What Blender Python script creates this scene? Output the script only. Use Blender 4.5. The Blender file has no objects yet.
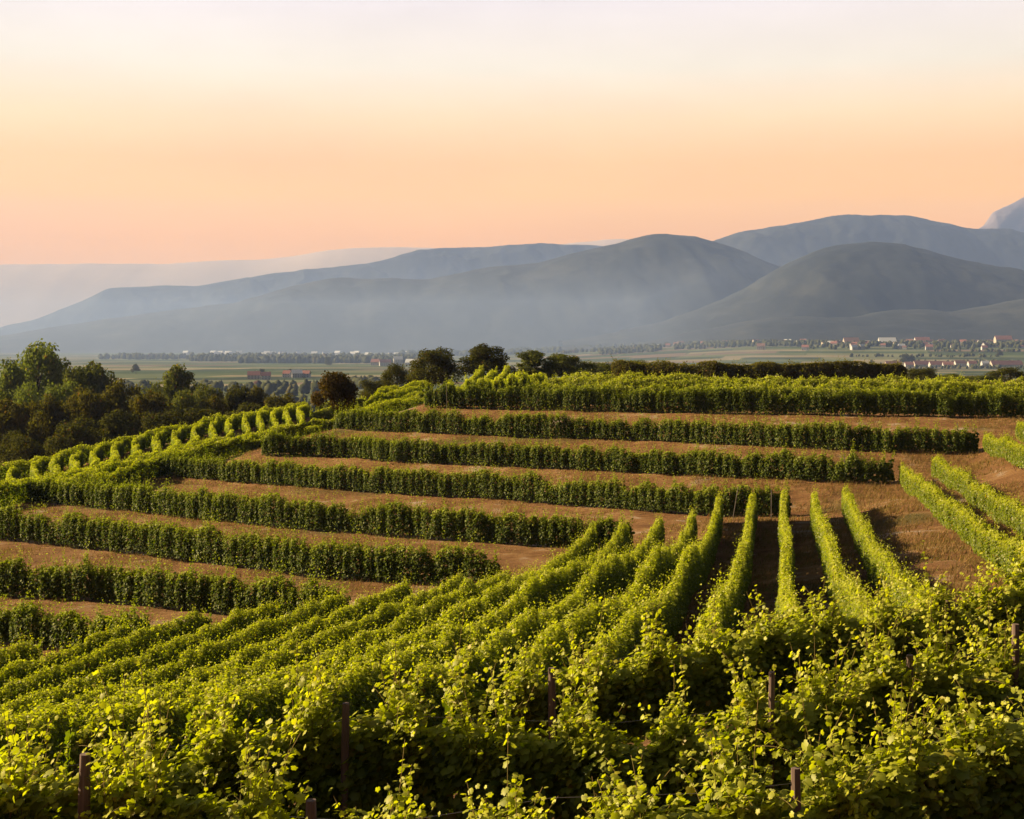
import bpy, math, random
import numpy as np
from mathutils import Vector

R = math.radians
rng = np.random.default_rng(7)
random.seed(7)
S = bpy.context.scene
C = S.collection

# ------------------------------------------------------------------ camera
F_PX, HOR = 1400.0, 340.0
cam_d = bpy.data.cameras.new("camera")
cam = bpy.data.objects.new("camera", cam_d)
C.objects.link(cam)
cam_d.sensor_width = 36.0
cam_d.lens = F_PX / 1024 * 36
cam_d.shift_y = -(409.5 - HOR) / 1024
cam_d.clip_start = 0.5
cam_d.clip_end = 90000
cam.location = (0, 0, 0)
cam.rotation_euler = (R(90), 0, 0)
S.camera = cam

# ------------------------------------------------------------------ light
SUN_EL, SUN_AZ = 25.0, -76.0            # azimuth clockwise from +Y (forward); negative = left
sd = Vector((math.sin(R(SUN_AZ)) * math.cos(R(SUN_EL)), math.cos(R(SUN_AZ)) * math.cos(R(SUN_EL)), math.sin(R(SUN_EL))))
sl = bpy.data.lights.new("sun", 'SUN')
sl.energy = 5.0
sl.angle = R(0.6)
sl.color = (1.0, 0.78, 0.46)
sun = bpy.data.objects.new("sun", sl)
sun.rotation_euler = (-sd).to_track_quat('-Z', 'Y').to_euler()
C.objects.link(sun)

S.view_settings.view_transform = 'Standard'
S.view_settings.look = 'None'
S.view_settings.gamma = 1.0
S.view_settings.use_curve_mapping = False
S.view_settings.exposure = 1.54

W = bpy.data.worlds.new("World")
S.world = W
W.use_nodes = True
nt = W.node_tree
nt.nodes.clear()
n_out = nt.nodes.new('ShaderNodeOutputWorld')
n_bg = nt.nodes.new('ShaderNodeBackground')
n_sky = nt.nodes.new('ShaderNodeTexSky')
n_sky.sky_type = 'NISHITA'
n_sky.sun_disc = False
n_sky.sun_elevation = R(SUN_EL)
n_sky.sun_rotation = R(SUN_AZ)
n_sky.dust_density = 2.0
SKY = 0.05
# evening colours by height above the horizon, added to the physical sky
tc = nt.nodes.new('ShaderNodeTexCoord')
sep = nt.nodes.new('ShaderNodeSeparateXYZ')
nt.links.new(tc.outputs['Generated'], sep.inputs[0])
mr = nt.nodes.new('ShaderNodeMapRange')
mr.inputs['From Min'].default_value = 0.0
mr.inputs['From Max'].default_value = 0.5
nt.links.new(sep.outputs['Z'], mr.inputs['Value'])
ramp = nt.nodes.new('ShaderNodeValToRGB')
SKY_STOPS = [(0.00, (0.52, 0.21, 0.03)), (0.115, (0.57, 0.215, 0.012)), (0.15, (0.62, 0.235, 0.008)), (0.20, (0.66, 0.28, 0.008)), (0.25, (0.62, 0.295, 0.055)),
             (0.31, (0.56, 0.36, 0.16)), (0.38, (0.50, 0.42, 0.31)), (0.47, (0.47, 0.405, 0.385)), (0.70, (0.17, 0.18, 0.23)), (1.0, (0.07, 0.08, 0.115))]
el = ramp.color_ramp.elements
while len(el) < len(SKY_STOPS):
    el.new(0.5)
for e, (p, c) in zip(el, SKY_STOPS):
    e.position = p
    e.color = (*c, 1)
nt.links.new(mr.outputs[0], ramp.inputs[0])
m1 = nt.nodes.new('ShaderNodeMix'); m1.data_type = 'RGBA'; m1.blend_type = 'MULTIPLY'
m1.inputs['Factor'].default_value = 1
m1.inputs['B'].default_value = (SKY, SKY, SKY, 1)
nt.links.new(n_sky.outputs[0], m1.inputs['A'])
m2 = nt.nodes.new('ShaderNodeMix'); m2.data_type = 'RGBA'; m2.blend_type = 'MIX'
m2.inputs['Factor'].default_value = 0.88
nt.links.new(m1.outputs['Result'], m2.inputs['A'])
nt.links.new(ramp.outputs[0], m2.inputs['B'])
# the sky away from the sunset side is dimmer
vd = nt.nodes.new('ShaderNodeVectorMath'); vd.operation = 'DOT_PRODUCT'
vd.inputs[1].default_value = (-0.42, 0.907, 0.0)
nt.links.new(tc.outputs['Generated'], vd.inputs[0])
mz = nt.nodes.new('ShaderNodeMapRange')
mz.interpolation_type = 'SMOOTHSTEP'
mz.inputs['From Min'].default_value = -0.6; mz.inputs['From Max'].default_value = 0.65
mz.inputs['To Min'].default_value = 0.15; mz.inputs['To Max'].default_value = 0.92
nt.links.new(vd.outputs['Value'], mz.inputs['Value'])
mpw = nt.nodes.new('ShaderNodeMapping'); mpw.inputs['Scale'].default_value = (3.0, 3.0, 11.0); mpw.inputs['Rotation'].default_value = (0, R(6), 0)
nt.links.new(tc.outputs['Generated'], mpw.inputs[0])
nzw = nt.nodes.new('ShaderNodeTexNoise'); nzw.inputs['Scale'].default_value = 1.3; nzw.inputs['Detail'].default_value = 6; nzw.inputs['Roughness'].default_value = .6
nt.links.new(mpw.outputs[0], nzw.inputs['Vector'])
mrw = nt.nodes.new('ShaderNodeMapRange'); mrw.inputs['From Min'].default_value = .3; mrw.inputs['From Max'].default_value = .7
mrw.inputs['To Min'].default_value = .93; mrw.inputs['To Max'].default_value = 1.06
nt.links.new(nzw.outputs[0], mrw.inputs['Value'])
m3 = nt.nodes.new('ShaderNodeMix'); m3.data_type = 'RGBA'; m3.blend_type = 'MULTIPLY'; m3.inputs['Factor'].default_value = 1
nt.links.new(m2.outputs['Result'], m3.inputs['A']); nt.links.new(mrw.outputs[0], m3.inputs['B'])
nt.links.new(m3.outputs['Result'], n_bg.inputs[0])
nt.links.new(mz.outputs[0], n_bg.inputs[1])
nt.links.new(n_bg.outputs[0], n_out.inputs[0])

cy = S.cycles
cy.use_denoising = True
try:
    cy.denoiser = 'OPENIMAGEDENOISE'
except Exception:
    pass
cy.max_bounces = 8
cy.diffuse_bounces = 3
cy.transmission_bounces = 4
cy.glossy_bounces = 2
cy.volume_bounces = 1
cy.transparent_max_bounces = 6
cy.caustics_reflective = False
cy.caustics_refractive = False

# ------------------------------------------------------------------ helpers
def px_x(px, Y):
    return (px - 512.0) / F_PX * Y

def px_z(py, Y):
    return -(py - HOR) / F_PX * Y

def tag(o, label=None, cat=None, group=None, kind=None):
    if label: o['label'] = label
    if cat: o['category'] = cat
    if group: o['group'] = group
    if kind: o['kind'] = kind
    return o

def empty(name, loc=(0, 0, 0), rz=0.0):
    o = bpy.data.objects.new(name, None)
    o.empty_display_size = 0.3
    o.location = loc
    o.rotation_euler = (0, 0, rz)
    C.objects.link(o)
    return o

def link(name, me, mat=None, parent=None, loc=None):
    o = bpy.data.objects.new(name, me)
    C.objects.link(o)
    if mat is not None and len(me.materials) == 0:
        me.materials.append(mat)
    if parent is not None:
        o.parent = parent
    if loc is not None:
        o.location = loc
    return o

def np_mesh(name, V, loops, starts, tint=None, matidx=None, smooth=False):
    me = bpy.data.meshes.new(name)
    V = np.asarray(V, np.float32)
    loops = np.asarray(loops, np.int32); starts = np.asarray(starts, np.int32)
    me.vertices.add(len(V)); me.vertices.foreach_set('co', V.ravel())
    me.loops.add(len(loops)); me.loops.foreach_set('vertex_index', loops)
    me.polygons.add(len(starts)); me.polygons.foreach_set('loop_start', starts)
    tot = np.diff(np.append(starts, len(loops))).astype(np.int32)
    try:
        me.polygons.foreach_set('loop_total', tot)
    except Exception:
        pass
    if matidx is not None:
        me.polygons.foreach_set('material_index', np.asarray(matidx, np.int32))
    if smooth:
        me.polygons.foreach_set('use_smooth', np.ones(len(starts), bool))
    if tint is not None:
        a = me.attributes.new('tint', 'FLOAT', 'FACE')
        a.data.foreach_set('value', np.asarray(tint, np.float32))
    me.update(calc_edges=True)
    return me

class MB:
    """collects plain faces into one mesh"""
    def __init__(s): s.v = []; s.f = []
    def box(s, cx, cy, cz, sx, sy, sz):
        b = len(s.v)
        for dz in (-.5, .5):
            for dx, dy in ((-.5, -.5), (.5, -.5), (.5, .5), (-.5, .5)):
                s.v.append((cx + dx * sx, cy + dy * sy, cz + dz * sz))
        for q in ((0, 3, 2, 1), (4, 5, 6, 7), (0, 1, 5, 4), (1, 2, 6, 5), (2, 3, 7, 6), (3, 0, 4, 7)):
            s.f.append(tuple(b + i for i in q))
        return s
    def tube(s, pts, rad, n=7, cap=True, wob=0.0):
        b = len(s.v)
        pts = [Vector(p) for p in pts]
        for i, p in enumerate(pts):
            d = (pts[min(i + 1, len(pts) - 1)] - pts[max(i - 1, 0)]).normalized()
            a = d.orthogonal().normalized() if i == 0 else (a - d * a.dot(d)).normalized()
            c = d.cross(a)
            r = rad[i] if hasattr(rad, '__len__') else rad
            for k in range(n):
                t = 2 * math.pi * k / n
                rr = r * (1 + wob * random.uniform(-1, 1))
                s.v.append(tuple(p + a * (math.cos(t) * rr) + c * (math.sin(t) * rr)))
        for i in range(len(pts) - 1):
            for k in range(n):
                k2 = (k + 1) % n
                s.f.append((b + i * n + k, b + i * n + k2, b + (i + 1) * n + k2, b + (i + 1) * n + k))
        if cap:
            s.f.append(tuple(b + k for k in reversed(range(n))))
            e = b + (len(pts) - 1) * n
            s.f.append(tuple(e + k for k in range(n)))
        return s
    def poly(s, pts):
        b = len(s.v)
        s.v += [tuple(p) for p in pts]
        s.f.append(tuple(range(b, b + len(pts))))
        return s
    def mesh(s, name, smooth=False):
        me = bpy.data.meshes.new(name)
        me.from_pydata(s.v, [], s.f)
        if smooth:
            for p in me.polygons: p.use_smooth = True
        me.update()
        return me
    def build(s, name, mat, parent=None, smooth=False, loc=None):
        return link(name, s.mesh(name, smooth), mat, parent, loc)

def noise2(x, y, seed=0, octaves=4):
    """cheap smooth value noise, -1..1"""
    x = np.asarray(x, float); y = np.asarray(y, float)
    out = np.zeros(np.broadcast(x, y).shape); amp = 1.0; tot = 0
    def h(i, j, k):
        n = np.sin(i * 127.1 + j * 311.7 + (seed + k) * 74.7) * 43758.5453
        return (n - np.floor(n)) * 2 - 1
    for k in range(octaves):
        X = x * 2 ** k + 13.7 * k; Y = y * 2 ** k - 7.3 * k
        i = np.floor(X); j = np.floor(Y); u = X - i; v = Y - j
        u = u * u * (3 - 2 * u); v = v * v * (3 - 2 * v)
        a = h(i, j, k) * (1 - u) + h(i + 1, j, k) * u
        b = h(i, j + 1, k) * (1 - u) + h(i + 1, j + 1, k) * u
        out = out + amp * (a * (1 - v) + b * v); tot += amp; amp *= .5
    return out / tot

# ------------------------------------------------------------------ materials
def new_mat(name):
    m = bpy.data.materials.new(name); m.use_nodes = True
    m.node_tree.nodes.clear()
    return m, m.node_tree.nodes, m.node_tree.links

def leaf_mat(name, dark, light, young, transl=0.45, tcol=(0.30, 0.36, 0.03), gloss=0.05, objtint=False):
    """leaf: colour varies leaf by leaf, young shoot leaves are yellower; light passes through"""
    m, N, L = new_mat(name)
    o = N.new('ShaderNodeOutputMaterial')
    geo = N.new('ShaderNodeNewGeometry')
    cr = N.new('ShaderNodeValToRGB')
    cr.color_ramp.elements[0].color = (*dark, 1); cr.color_ramp.elements[1].color = (*light, 1)
    cr.color_ramp.elements[1].position = .955
    for q, c in ((.968, (light[0] * 1.7, light[1] * 1.15, light[2])), (.988, (light[0] * 1.25, light[1] * .62, light[2] * 1.3))):
        e = cr.color_ramp.elements.new(q); e.color = (*c, 1)
    L.new(geo.outputs['Random Per Island'], cr.inputs[0])
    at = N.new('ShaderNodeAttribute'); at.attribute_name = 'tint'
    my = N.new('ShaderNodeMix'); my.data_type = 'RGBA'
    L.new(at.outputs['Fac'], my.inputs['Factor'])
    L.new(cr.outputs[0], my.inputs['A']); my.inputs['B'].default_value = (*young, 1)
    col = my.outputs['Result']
    if objtint:
        oi = N.new('ShaderNodeObjectInfo')
        mt = N.new('ShaderNodeMix'); mt.data_type = 'RGBA'; mt.blend_type = 'MULTIPLY'; mt.inputs['Factor'].default_value = 1
        L.new(col, mt.inputs['A']); L.new(oi.outputs['Color'], mt.inputs['B'])
        col = mt.outputs['Result']
    d = N.new('ShaderNodeBsdfDiffuse'); L.new(col, d.inputs[0])
    t = N.new('ShaderNodeBsdfTranslucent')
    tm = N.new('ShaderNodeMix'); tm.data_type = 'RGBA'; tm.blend_type = 'MULTIPLY'; tm.inputs['Factor'].default_value = 1
    L.new(col, tm.inputs['A']); tm.inputs['B'].default_value = (*[c * 10 for c in tcol], 1)
    tm.clamp_result = False
    L.new(tm.outputs['Result'], t.inputs[0])
    mx = N.new('ShaderNodeMixShader'); mx.inputs[0].default_value = transl
    L.new(d.outputs[0], mx.inputs[1]); L.new(t.outputs[0], mx.inputs[2])
    g = N.new('ShaderNodeBsdfGlossy'); g.inputs['Roughness'].default_value = 0.5
    g.inputs[0].default_value = (1, .95, .8, 1)
    mg = N.new('ShaderNodeMixShader'); mg.inputs[0].default_value = gloss
    L.new(mx.outputs[0], mg.inputs[1]); L.new(g.outputs[0], mg.inputs[2])
    L.new(mg.outputs[0], o.inputs[0])
    return m

def noisy_mat(name, c1, c2, scale=3.0, rough=0.9, stretch=(1, 1, 1), bump=0.0, detail=6.0, c3=None, rot=0.0):
    m, N, L = new_mat(name)
    o = N.new('ShaderNodeOutputMaterial')
    p = N.new('ShaderNodeBsdfPrincipled'); p.inputs['Roughness'].default_value = rough
    p.inputs['Specular IOR Level'].default_value = 0.2
    tc = N.new('ShaderNodeTexCoord'); mp = N.new('ShaderNodeMapping')
    mp.inputs['Scale'].default_value = stretch; mp.inputs['Rotation'].default_value = (0, 0, rot)
    L.new(tc.outputs['Object'], mp.inputs[0])
    n = N.new('ShaderNodeTexNoise'); n.inputs['Scale'].default_value = scale; n.inputs['Detail'].default_value = detail
    n.inputs['Roughness'].default_value = .65
    L.new(mp.outputs[0], n.inputs['Vector'])
    r = N.new('ShaderNodeValToRGB')
    r.color_ramp.elements[0].position = .3; r.color_ramp.elements[1].position = .7
    r.color_ramp.elements[0].color = (*c1, 1); r.color_ramp.elements[1].color = (*c2, 1)
    if c3:
        e = r.color_ramp.elements.new(.5); e.color = (*c3, 1)
    L.new(n.outputs[0], r.inputs[0]); L.new(r.outputs[0], p.inputs['Base Color'])
    if bump:
        b = N.new('ShaderNodeBump'); b.inputs['Strength'].default_value = bump
        L.new(n.outputs[0], b.inputs['Height']); L.new(b.outputs[0], p.inputs['Normal'])
    L.new(p.outputs[0], o.inputs[0])
    return m

M = {}
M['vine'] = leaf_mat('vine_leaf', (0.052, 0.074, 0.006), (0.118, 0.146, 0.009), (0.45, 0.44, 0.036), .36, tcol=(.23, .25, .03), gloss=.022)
M['vine_far'] = leaf_mat('terrace_vine_leaf', (0.026, 0.045, 0.005), (0.062, 0.090, 0.007), (0.38, 0.41, 0.035), .30, tcol=(.22, .24, .03), gloss=.012)
M['hedge'] = leaf_mat('dull_vine_leaf', (0.050, 0.046, 0.012), (0.095, 0.084, 0.02), (0.13, 0.11, 0.03), .25, gloss=0)  # darker leaf colour paints in shade on the row beyond the hilltop
M['tree'] = leaf_mat('tree_leaf', (0.045, 0.055, 0.018), (0.085, 0.095, 0.030), (0.12, 0.13, 0.04), .28, tcol=(.2, .2, .05), gloss=0, objtint=True)
M['shoot'] = noisy_mat('green_shoot', (.10, .10, .02), (.16, .09, .03), 30)
M['bark'] = noisy_mat('vine_bark', (.035, .022, .014), (.09, .06, .04), 25, bump=.5, stretch=(1, 1, .2))
M['treebark'] = noisy_mat('tree_bark', (.04, .028, .02), (.10, .075, .055), 4, bump=.5, stretch=(1, 1, .25))
M['post'] = noisy_mat('weathered_wood', (.07, .045, .035), (.20, .145, .12), 18, bump=.5, stretch=(1, 1, .06), c3=(.12, .08, .065))
M['greypost'] = noisy_mat('grey_stake', (.10, .08, .065), (.20, .17, .14), 14, bump=.3, stretch=(1, 1, .1))
m, N, L = new_mat('wire_steel'); o = N.new('ShaderNodeOutputMaterial'); p = N.new('ShaderNodeBsdfPrincipled')
p.inputs['Base Color'].default_value = (.28, .26, .24, 1); p.inputs['Metallic'].default_value = .9; p.inputs['Roughness'].default_value = .4
L.new(p.outputs[0], o.inputs[0]); M['wire'] = m

# ------------------------------------------------------------------ hill terrain: heights through survey points
VH = 1.8       # hedge height
# terrace rows: name, ground level left/right, list of base-line (px, py)
TERR = [
    ('T0', -6.05, -5.95, [(425, 408), (520, 409.5), (640, 412), (824, 415), (1024, 417.5), (1110, 419)], 2.15),
    ('T1', -7.8, -7.8, [(335, 429), (400, 432), (520, 437), (640, 441), (824, 449), (978, 453)], 1.85),
    ('T2', -9.5, -9.2, [(262, 456), (345, 458), (400, 462), (520, 467), (640, 473), (824, 482), (893, 484)], 1.85),
    ('T3', -11.2, -10.6, [(160, 477), (200, 479), (300, 487), (400, 494), (500, 500), (600, 508), (700, 515), (790, 517)], 1.85),
    ('T4', -11.7, -11.3, [(28, 502), (100, 508), (200, 520), (300, 530), (400, 537), (500, 544), (632, 551)], 1.9),
    ('T5', -12.15, -11.7, [(-40, 536), (0, 540), (100, 550), (200, 563), (300, 575), (370, 581), (500, 590)], 1.95),
    ('T6', -12.5, -12.1, [(-50, 592), (0, 596), (100, 602), (190, 611), (260, 618), (345, 629)], 1.9),
    ('T7', -12.7, -12.1, [(-60, 638), (0, 644), (80, 650), (150, 658)], 1.75),
]
terr_paths = {}
ctrl = []
for nm, zl, zr, pts, h in TERR:
    w = []
    x0, x1 = pts[0][0], pts[-1][0]
    for (a, b) in pts:
        t = (a - x0) / (x1 - x0)
        z = zl * (1 - t) + zr * t
        Y = F_PX * (-z) / (b - HOR)
        w.append((px_x(a, Y), Y, z))
    terr_paths[nm] = w
    for i in range(len(w) - 1):
        n = 3
        for k in range(n):
            t = k / n
            ctrl.append(tuple(w[i][c] * (1 - t) + w[i + 1][c] * t for c in range(3)))
    ctrl.append(w[-1])
def cp(px, Y, z): ctrl.append((px_x(px, Y), Y, z))
# vine block below the terraces (fan of parallel rows)
for X, Y, z in [(19, 80, -10.1), (17.2, 79, -10.2), (15.6, 80, -10.3), (11.9, 79, -10.4), (3, 72, -11.6), (7, 73, -11.1), (11.5, 42, -8.7), (9, 33, -7.8), (3, 33, -7.9), (6, 50, -9.2), (13, 55, -9.6), (16, 66, -10.0),
                (-3.4, 42, -10.3), (-11, 35, -10.7), (-2, 61, -11.9), (-7, 52, -11.7), (-15, 45, -12.0), (-20, 38, -12.2), (-5, 33, -9.4), (-25, 50, -12.8), (-15, 30, -10.2), (-9, 27, -8.9), (0, 27, -7.6), (10, 28, -7.0)]:
    ctrl.append((X, Y, z))
# slope on the right
for X, Y, z in [(24.9, 90, -9.15), (23.4, 81, -9.15), (21.9, 72, -9.1), (20.85, 66, -9.05), (19.9, 61, -9.0), (18.9, 55, -8.9), (17.4, 47, -8.4), (16.2, 40, -7.6), (27.7, 92, -9.1), (26.4, 84, -9.1), (25, 76, -9.05), (23.6, 68, -9.0), (22.4, 60.5, -8.95), (20.8, 52, -8.6), (32.6, 96.5, -7.5), (31.1, 89, -7.6), (29.7, 81, -7.65), (27, 66, -7.6),
                (14.25, 55, -9.65), (16.3, 66, -10.05), (12.35, 45, -8.85), (18.2, 76, -10.05), (16.0, 55, -8.85), (18.4, 66, -9.1), (14.1, 45, -8.1), (20.4, 76, -9.25), (45, 97, -6.6), (42, 70, -6.2), (30, 40, -5.8), (20, 28, -5.7), (60, 80, -5.5), (70, 110, -6)]:
    ctrl.append((X, Y, z))
# ridge block on the left and the shoulder beside the lone tree
L1 = [(-60, 99, 496), (0, 104, 488), (80, 113, 469), (160, 121, 450), (230, 125, 436), (300, 127, 425)]
L0 = [(-60, 114, 480), (0, 121, 465), (75, 130, 448), (150, 139, 430), (230, 147, 414), (310, 154, 402)]
for P in (L1, L0):
    for px, Y, py in P:
        cp(px, Y, px_z(py, Y) - 1.75)
for px, Y, py in [(345, 130, 412), (425, 136, 398), (370, 144, 393), (425, 148, 385), (385, 156, 386), (428, 160, 379)]:
    cp(px, Y, px_z(py, Y) - 1.8)
# plateau, back fall-off, left valley
for X, Y, z in [(-5.8, 129, -5.4), (-3.4, 160, -4.95), (4, 140, -5.15), (20, 135, -5.2), (40, 130, -5.1), (20, 160, -5.0), (45, 150, -5.0), (70, 140, -5.2), (10, 178, -5.3), (50, 178, -5.3),
                (0, 205, -8), (50, 205, -8.5), (90, 190, -8), (0, 250, -17), (70, 250, -18), (120, 250, -20), (-20, 185, -9.5), (-20, 215, -15),
                (-60, 150, -17.5), (-50, 170, -17), (-75, 190, -22), (-55, 200, -20), (-80, 140, -20), (-60, 110, -15.5), (-45, 80, -13.8), (-70, 80, -17), (-90, 250, -24), (-55, 260, -23), (-100, 320, -25), (-40, 320, -27), (30, 320, -28), (110, 320, -30),
                (0, 0, -2.0), (0, 6, -3.6), (12, 4, -2.8), (-12, 4, -4.0), (0, -20, 0.5), (25, 0, -2), (-25, 0, -5), (-25, 20, -9), (-40, 40, -12.8), (-50, 10, -10), (50, 20, -3.5), (40, -20, 0), (-40, -20, -5)]:
    ctrl.append((X, Y, z))
# foreground rows W1 W2 W3: px, depth, top row of pixels
WROWS = {
    'W1': [(-80, 19.5, 726), (0, 19.6, 712), (150, 19.8, 694), (300, 20.0, 676), (450, 20.3, 664), (552, 20.6, 655), (650, 21.2, 634), (750, 22.0, 616), (850, 22.6, 606), (948, 23.2, 592), (1024, 24.0, 560), (1100, 24.5, 545)],
    'W2': [(-80, 14.4, 772), (0, 14.8, 752), (100, 15.3, 735), (200, 15.8, 718), (345, 16.4, 694), (450, 16.4, 692), (560, 16.3, 700), (680, 16.3, 694), (770, 16.5, 680), (850, 17.2, 664), (910, 17.8, 650), (1015, 18.8, 622), (1100, 19.6, 606)],
    'W3': [(-120, 11.6, 790), (0, 11.8, 780), (80, 12.0, 766), (200, 12.0, 778), (310, 12.0, 796), (440, 12.1, 790), (560, 12.3, 764), (690, 12.5, 764), (798, 12.8, 760), (870, 13.4, 738), (930, 13.9, 716), (1024, 14.5, 690), (1130, 15.2, 676)],
}
WH = 1.85
wpaths = {}
for k, P in WROWS.items():
    w = [(px_x(px, Y), Y, px_z(py, Y) - WH) for px, Y, py in P]
    wpaths[k] = w
    ctrl += w
ctrl = np.array(ctrl)
def tps_fit(c, lam):
    n = len(c); sc = 50.0
    P = c[:, :2] / sc
    d2 = ((P[:, None] - P[None]) ** 2).sum(-1)
    K = 0.5 * d2 * np.log(d2 + 1e-12) + lam * np.eye(n)
    A = np.zeros((n + 3, n + 3)); A[:n, :n] = K
    A[:n, n] = 1; A[:n, n + 1:] = P; A[n, :n] = 1; A[n + 1:, :n] = P.T
    b = np.zeros(n + 3); b[:n] = c[:, 2]
    w = np.linalg.solve(A, b)
    def f(X, Y):
        X = np.asarray(X, float).ravel() / sc; Y = np.asarray(Y, float).ravel() / sc
        out = np.empty(len(X))
        for i in range(0, len(X), 20000):
            q = np.stack([X[i:i + 20000], Y[i:i + 20000]], 1)
            d2 = ((q[:, None] - P[None]) ** 2).sum(-1)
            out[i:i + 20000] = (0.5 * d2 * np.log(d2 + 1e-12)) @ w[:n] + w[n] + q @ w[n + 1:]
        return out
    return f
_tps = tps_fit(ctrl, 2e-4)
PLAIN = -60.0
def ground(X, Y, rough=False):
    X = np.asarray(X, float); Y = np.asarray(Y, float); sh = X.shape
    x = X.ravel(); y = Y.ravel()
    xc = np.clip(x, -105, 120); yc = np.clip(y, -22, 330)
    z = _tps(xc, yc)
    dist = np.hypot(x - xc, np.maximum(y - yc, 0))
    t = np.clip(dist / 480, 0, 1); t = t * t * (3 - 2 * t)
    z = z * (1 - t) + (PLAIN - 1.5) * t
    z = z + noise2(x / 9, y / 9, 3, 2) * .06
    if rough:
        z = z + noise2(x / 1.8, y / 1.3, 5, 3) * .12
    return z.reshape(sh)
def gz(x, y): return float(ground(np.array([x]), np.array([y]))[0])

xs = np.concatenate([-105 - np.geomspace(800, 4, 26), np.arange(-105, -50, 1.6), np.arange(-50, 48, .55), np.arange(48, 122, 1.6), 122 + np.geomspace(4, 800, 26)])
ys = np.concatenate([-22 - np.geomspace(300, 3, 12), np.arange(-22, 8, 1.5), np.arange(8, 132, .55), np.arange(132, 332, 1.6), 332 + np.geomspace(4, 900, 26)])
GX, GY = np.meshgrid(xs, ys)
GZ = ground(GX, GY, True)
def grid_mesh(name, GX, GY, GZ, smooth=True):
    ny, nx = GX.shape
    V = np.stack([GX, GY, GZ], -1).reshape(-1, 3)
    i = (np.arange(ny - 1)[:, None] * nx + np.arange(nx - 1)[None]).ravel()
    q = np.stack([i, i + 1, i + nx + 1, i + nx], 1)
    return np_mesh(name, V, q.ravel(), np.arange(len(q)) * 4, smooth=smooth)

# soil: bare earth, dry mown grass and some green, streaked
m, N, L = new_mat('hill_earth'); o = N.new('ShaderNodeOutputMaterial')
p = N.new('ShaderNodeBsdfPrincipled'); p.inputs['Roughness'].default_value = 1; p.inputs['Specular IOR Level'].default_value = .1
tcn = N.new('ShaderNodeTexCoord')
n1 = N.new('ShaderNodeTexNoise'); n1.inputs['Scale'].default_value = .35; n1.inputs['Detail'].default_value = 8; n1.inputs['Roughness'].default_value = .7
L.new(tcn.outputs['Object'], n1.inputs['Vector'])
r1 = N.new('ShaderNodeValToRGB')
for e, (pp, c) in zip([r1.color_ramp.elements[0], r1.color_ramp.elements[1], r1.color_ramp.elements.new(.48), r1.color_ramp.elements.new(.58)],
                      [(.30, (.17, .080, .034)), (.75, (.40, .25, .11)), (.48, (.27, .138, .056)), (.58, (.34, .19, .08))]):
    e.position = pp; e.color = (*c, 1)
L.new(n1.outputs[0], r1.inputs[0])
mp = N.new('ShaderNodeMapping'); mp.inputs['Scale'].default_value = (.5, 3.2, .5); mp.inputs['Rotation'].default_value = (0, 0, R(30))
L.new(tcn.outputs['Object'], mp.inputs[0])
n2 = N.new('ShaderNodeTexNoise'); n2.inputs['Scale'].default_value = 1.2; n2.inputs['Detail'].default_value = 6; n2.inputs['Roughness'].default_value = .75
L.new(mp.outputs[0], n2.inputs['Vector'])
mm = N.new('ShaderNodeMix'); mm.data_type = 'RGBA'; mm.blend_type = 'SOFT_LIGHT'; mm.inputs['Factor'].default_value = .9
L.new(r1.outputs[0], mm.inputs['A']); L.new(n2.outputs[0], mm.inputs['B'])
n3 = N.new('ShaderNodeTexNoise'); n3.inputs['Scale'].default_value = .12; n3.inputs['Detail'].default_value = 4
L.new(tcn.outputs['Object'], n3.inputs['Vector'])
r3 = N.new('ShaderNodeValToRGB'); r3.color_ramp.elements[0].position = .58; r3.color_ramp.elements[1].position = .72
L.new(n3.outputs[0], r3.inputs[0])
mg = N.new('ShaderNodeMix'); mg.data_type = 'RGBA'
L.new(r3.outputs[0], mg.inputs['Factor']); L.new(mm.outputs['Result'], mg.inputs['A']); mg.inputs['B'].default_value = (.10, .10, .03, 1)
L.new(mg.outputs['Result'], p.inputs['Base Color'])
bb = N.new('ShaderNodeBump'); bb.inputs['Strength'].default_value = 1.0; bb.inputs['Distance'].default_value = .7
L.new(n2.outputs[0], bb.inputs['Height']); L.new(bb.outputs[0], p.inputs['Normal'])
L.new(p.outputs[0], o.inputs[0]); M['earth'] = m
tag(link('hillside_ground', grid_mesh('hillside_ground', GX, GY, GZ), M['earth']), kind='structure')

# ------------------------------------------------------------------ plain and mountains
m, N, L = new_mat('farmland'); o = N.new('ShaderNodeOutputMaterial')
p = N.new('ShaderNodeBsdfPrincipled'); p.inputs['Roughness'].default_value = 1; p.inputs['Specular IOR Level'].default_value = 0
tcn = N.new('ShaderNodeTexCoord'); mp = N.new('ShaderNodeMapping'); mp.inputs['Scale'].default_value = (1 / 330, 1 / 95, 1); mp.inputs['Rotation'].default_value = (0, 0, R(4))
L.new(tcn.outputs['Object'], mp.inputs[0])
vor = N.new('ShaderNodeTexBrick'); vor.inputs['Scale'].default_value = 1.0; vor.inputs['Brick Width'].default_value = 1.0; vor.inputs['Row Height'].default_value = 1.0
vor.inputs['Mortar Size'].default_value = .012; vor.offset = .37; vor.squash = .6; vor.squash_frequency = 3
vor.inputs['Color1'].default_value = (0, 0, 0, 1); vor.inputs['Color2'].default_value = (1, 1, 1, 1); vor.inputs['Mortar'].default_value = (.3, .3, .3, 1)
L.new(mp.outputs[0], vor.inputs['Vector'])
rr = N.new('ShaderNodeValToRGB'); rr.color_ramp.interpolation = 'CONSTANT'
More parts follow.
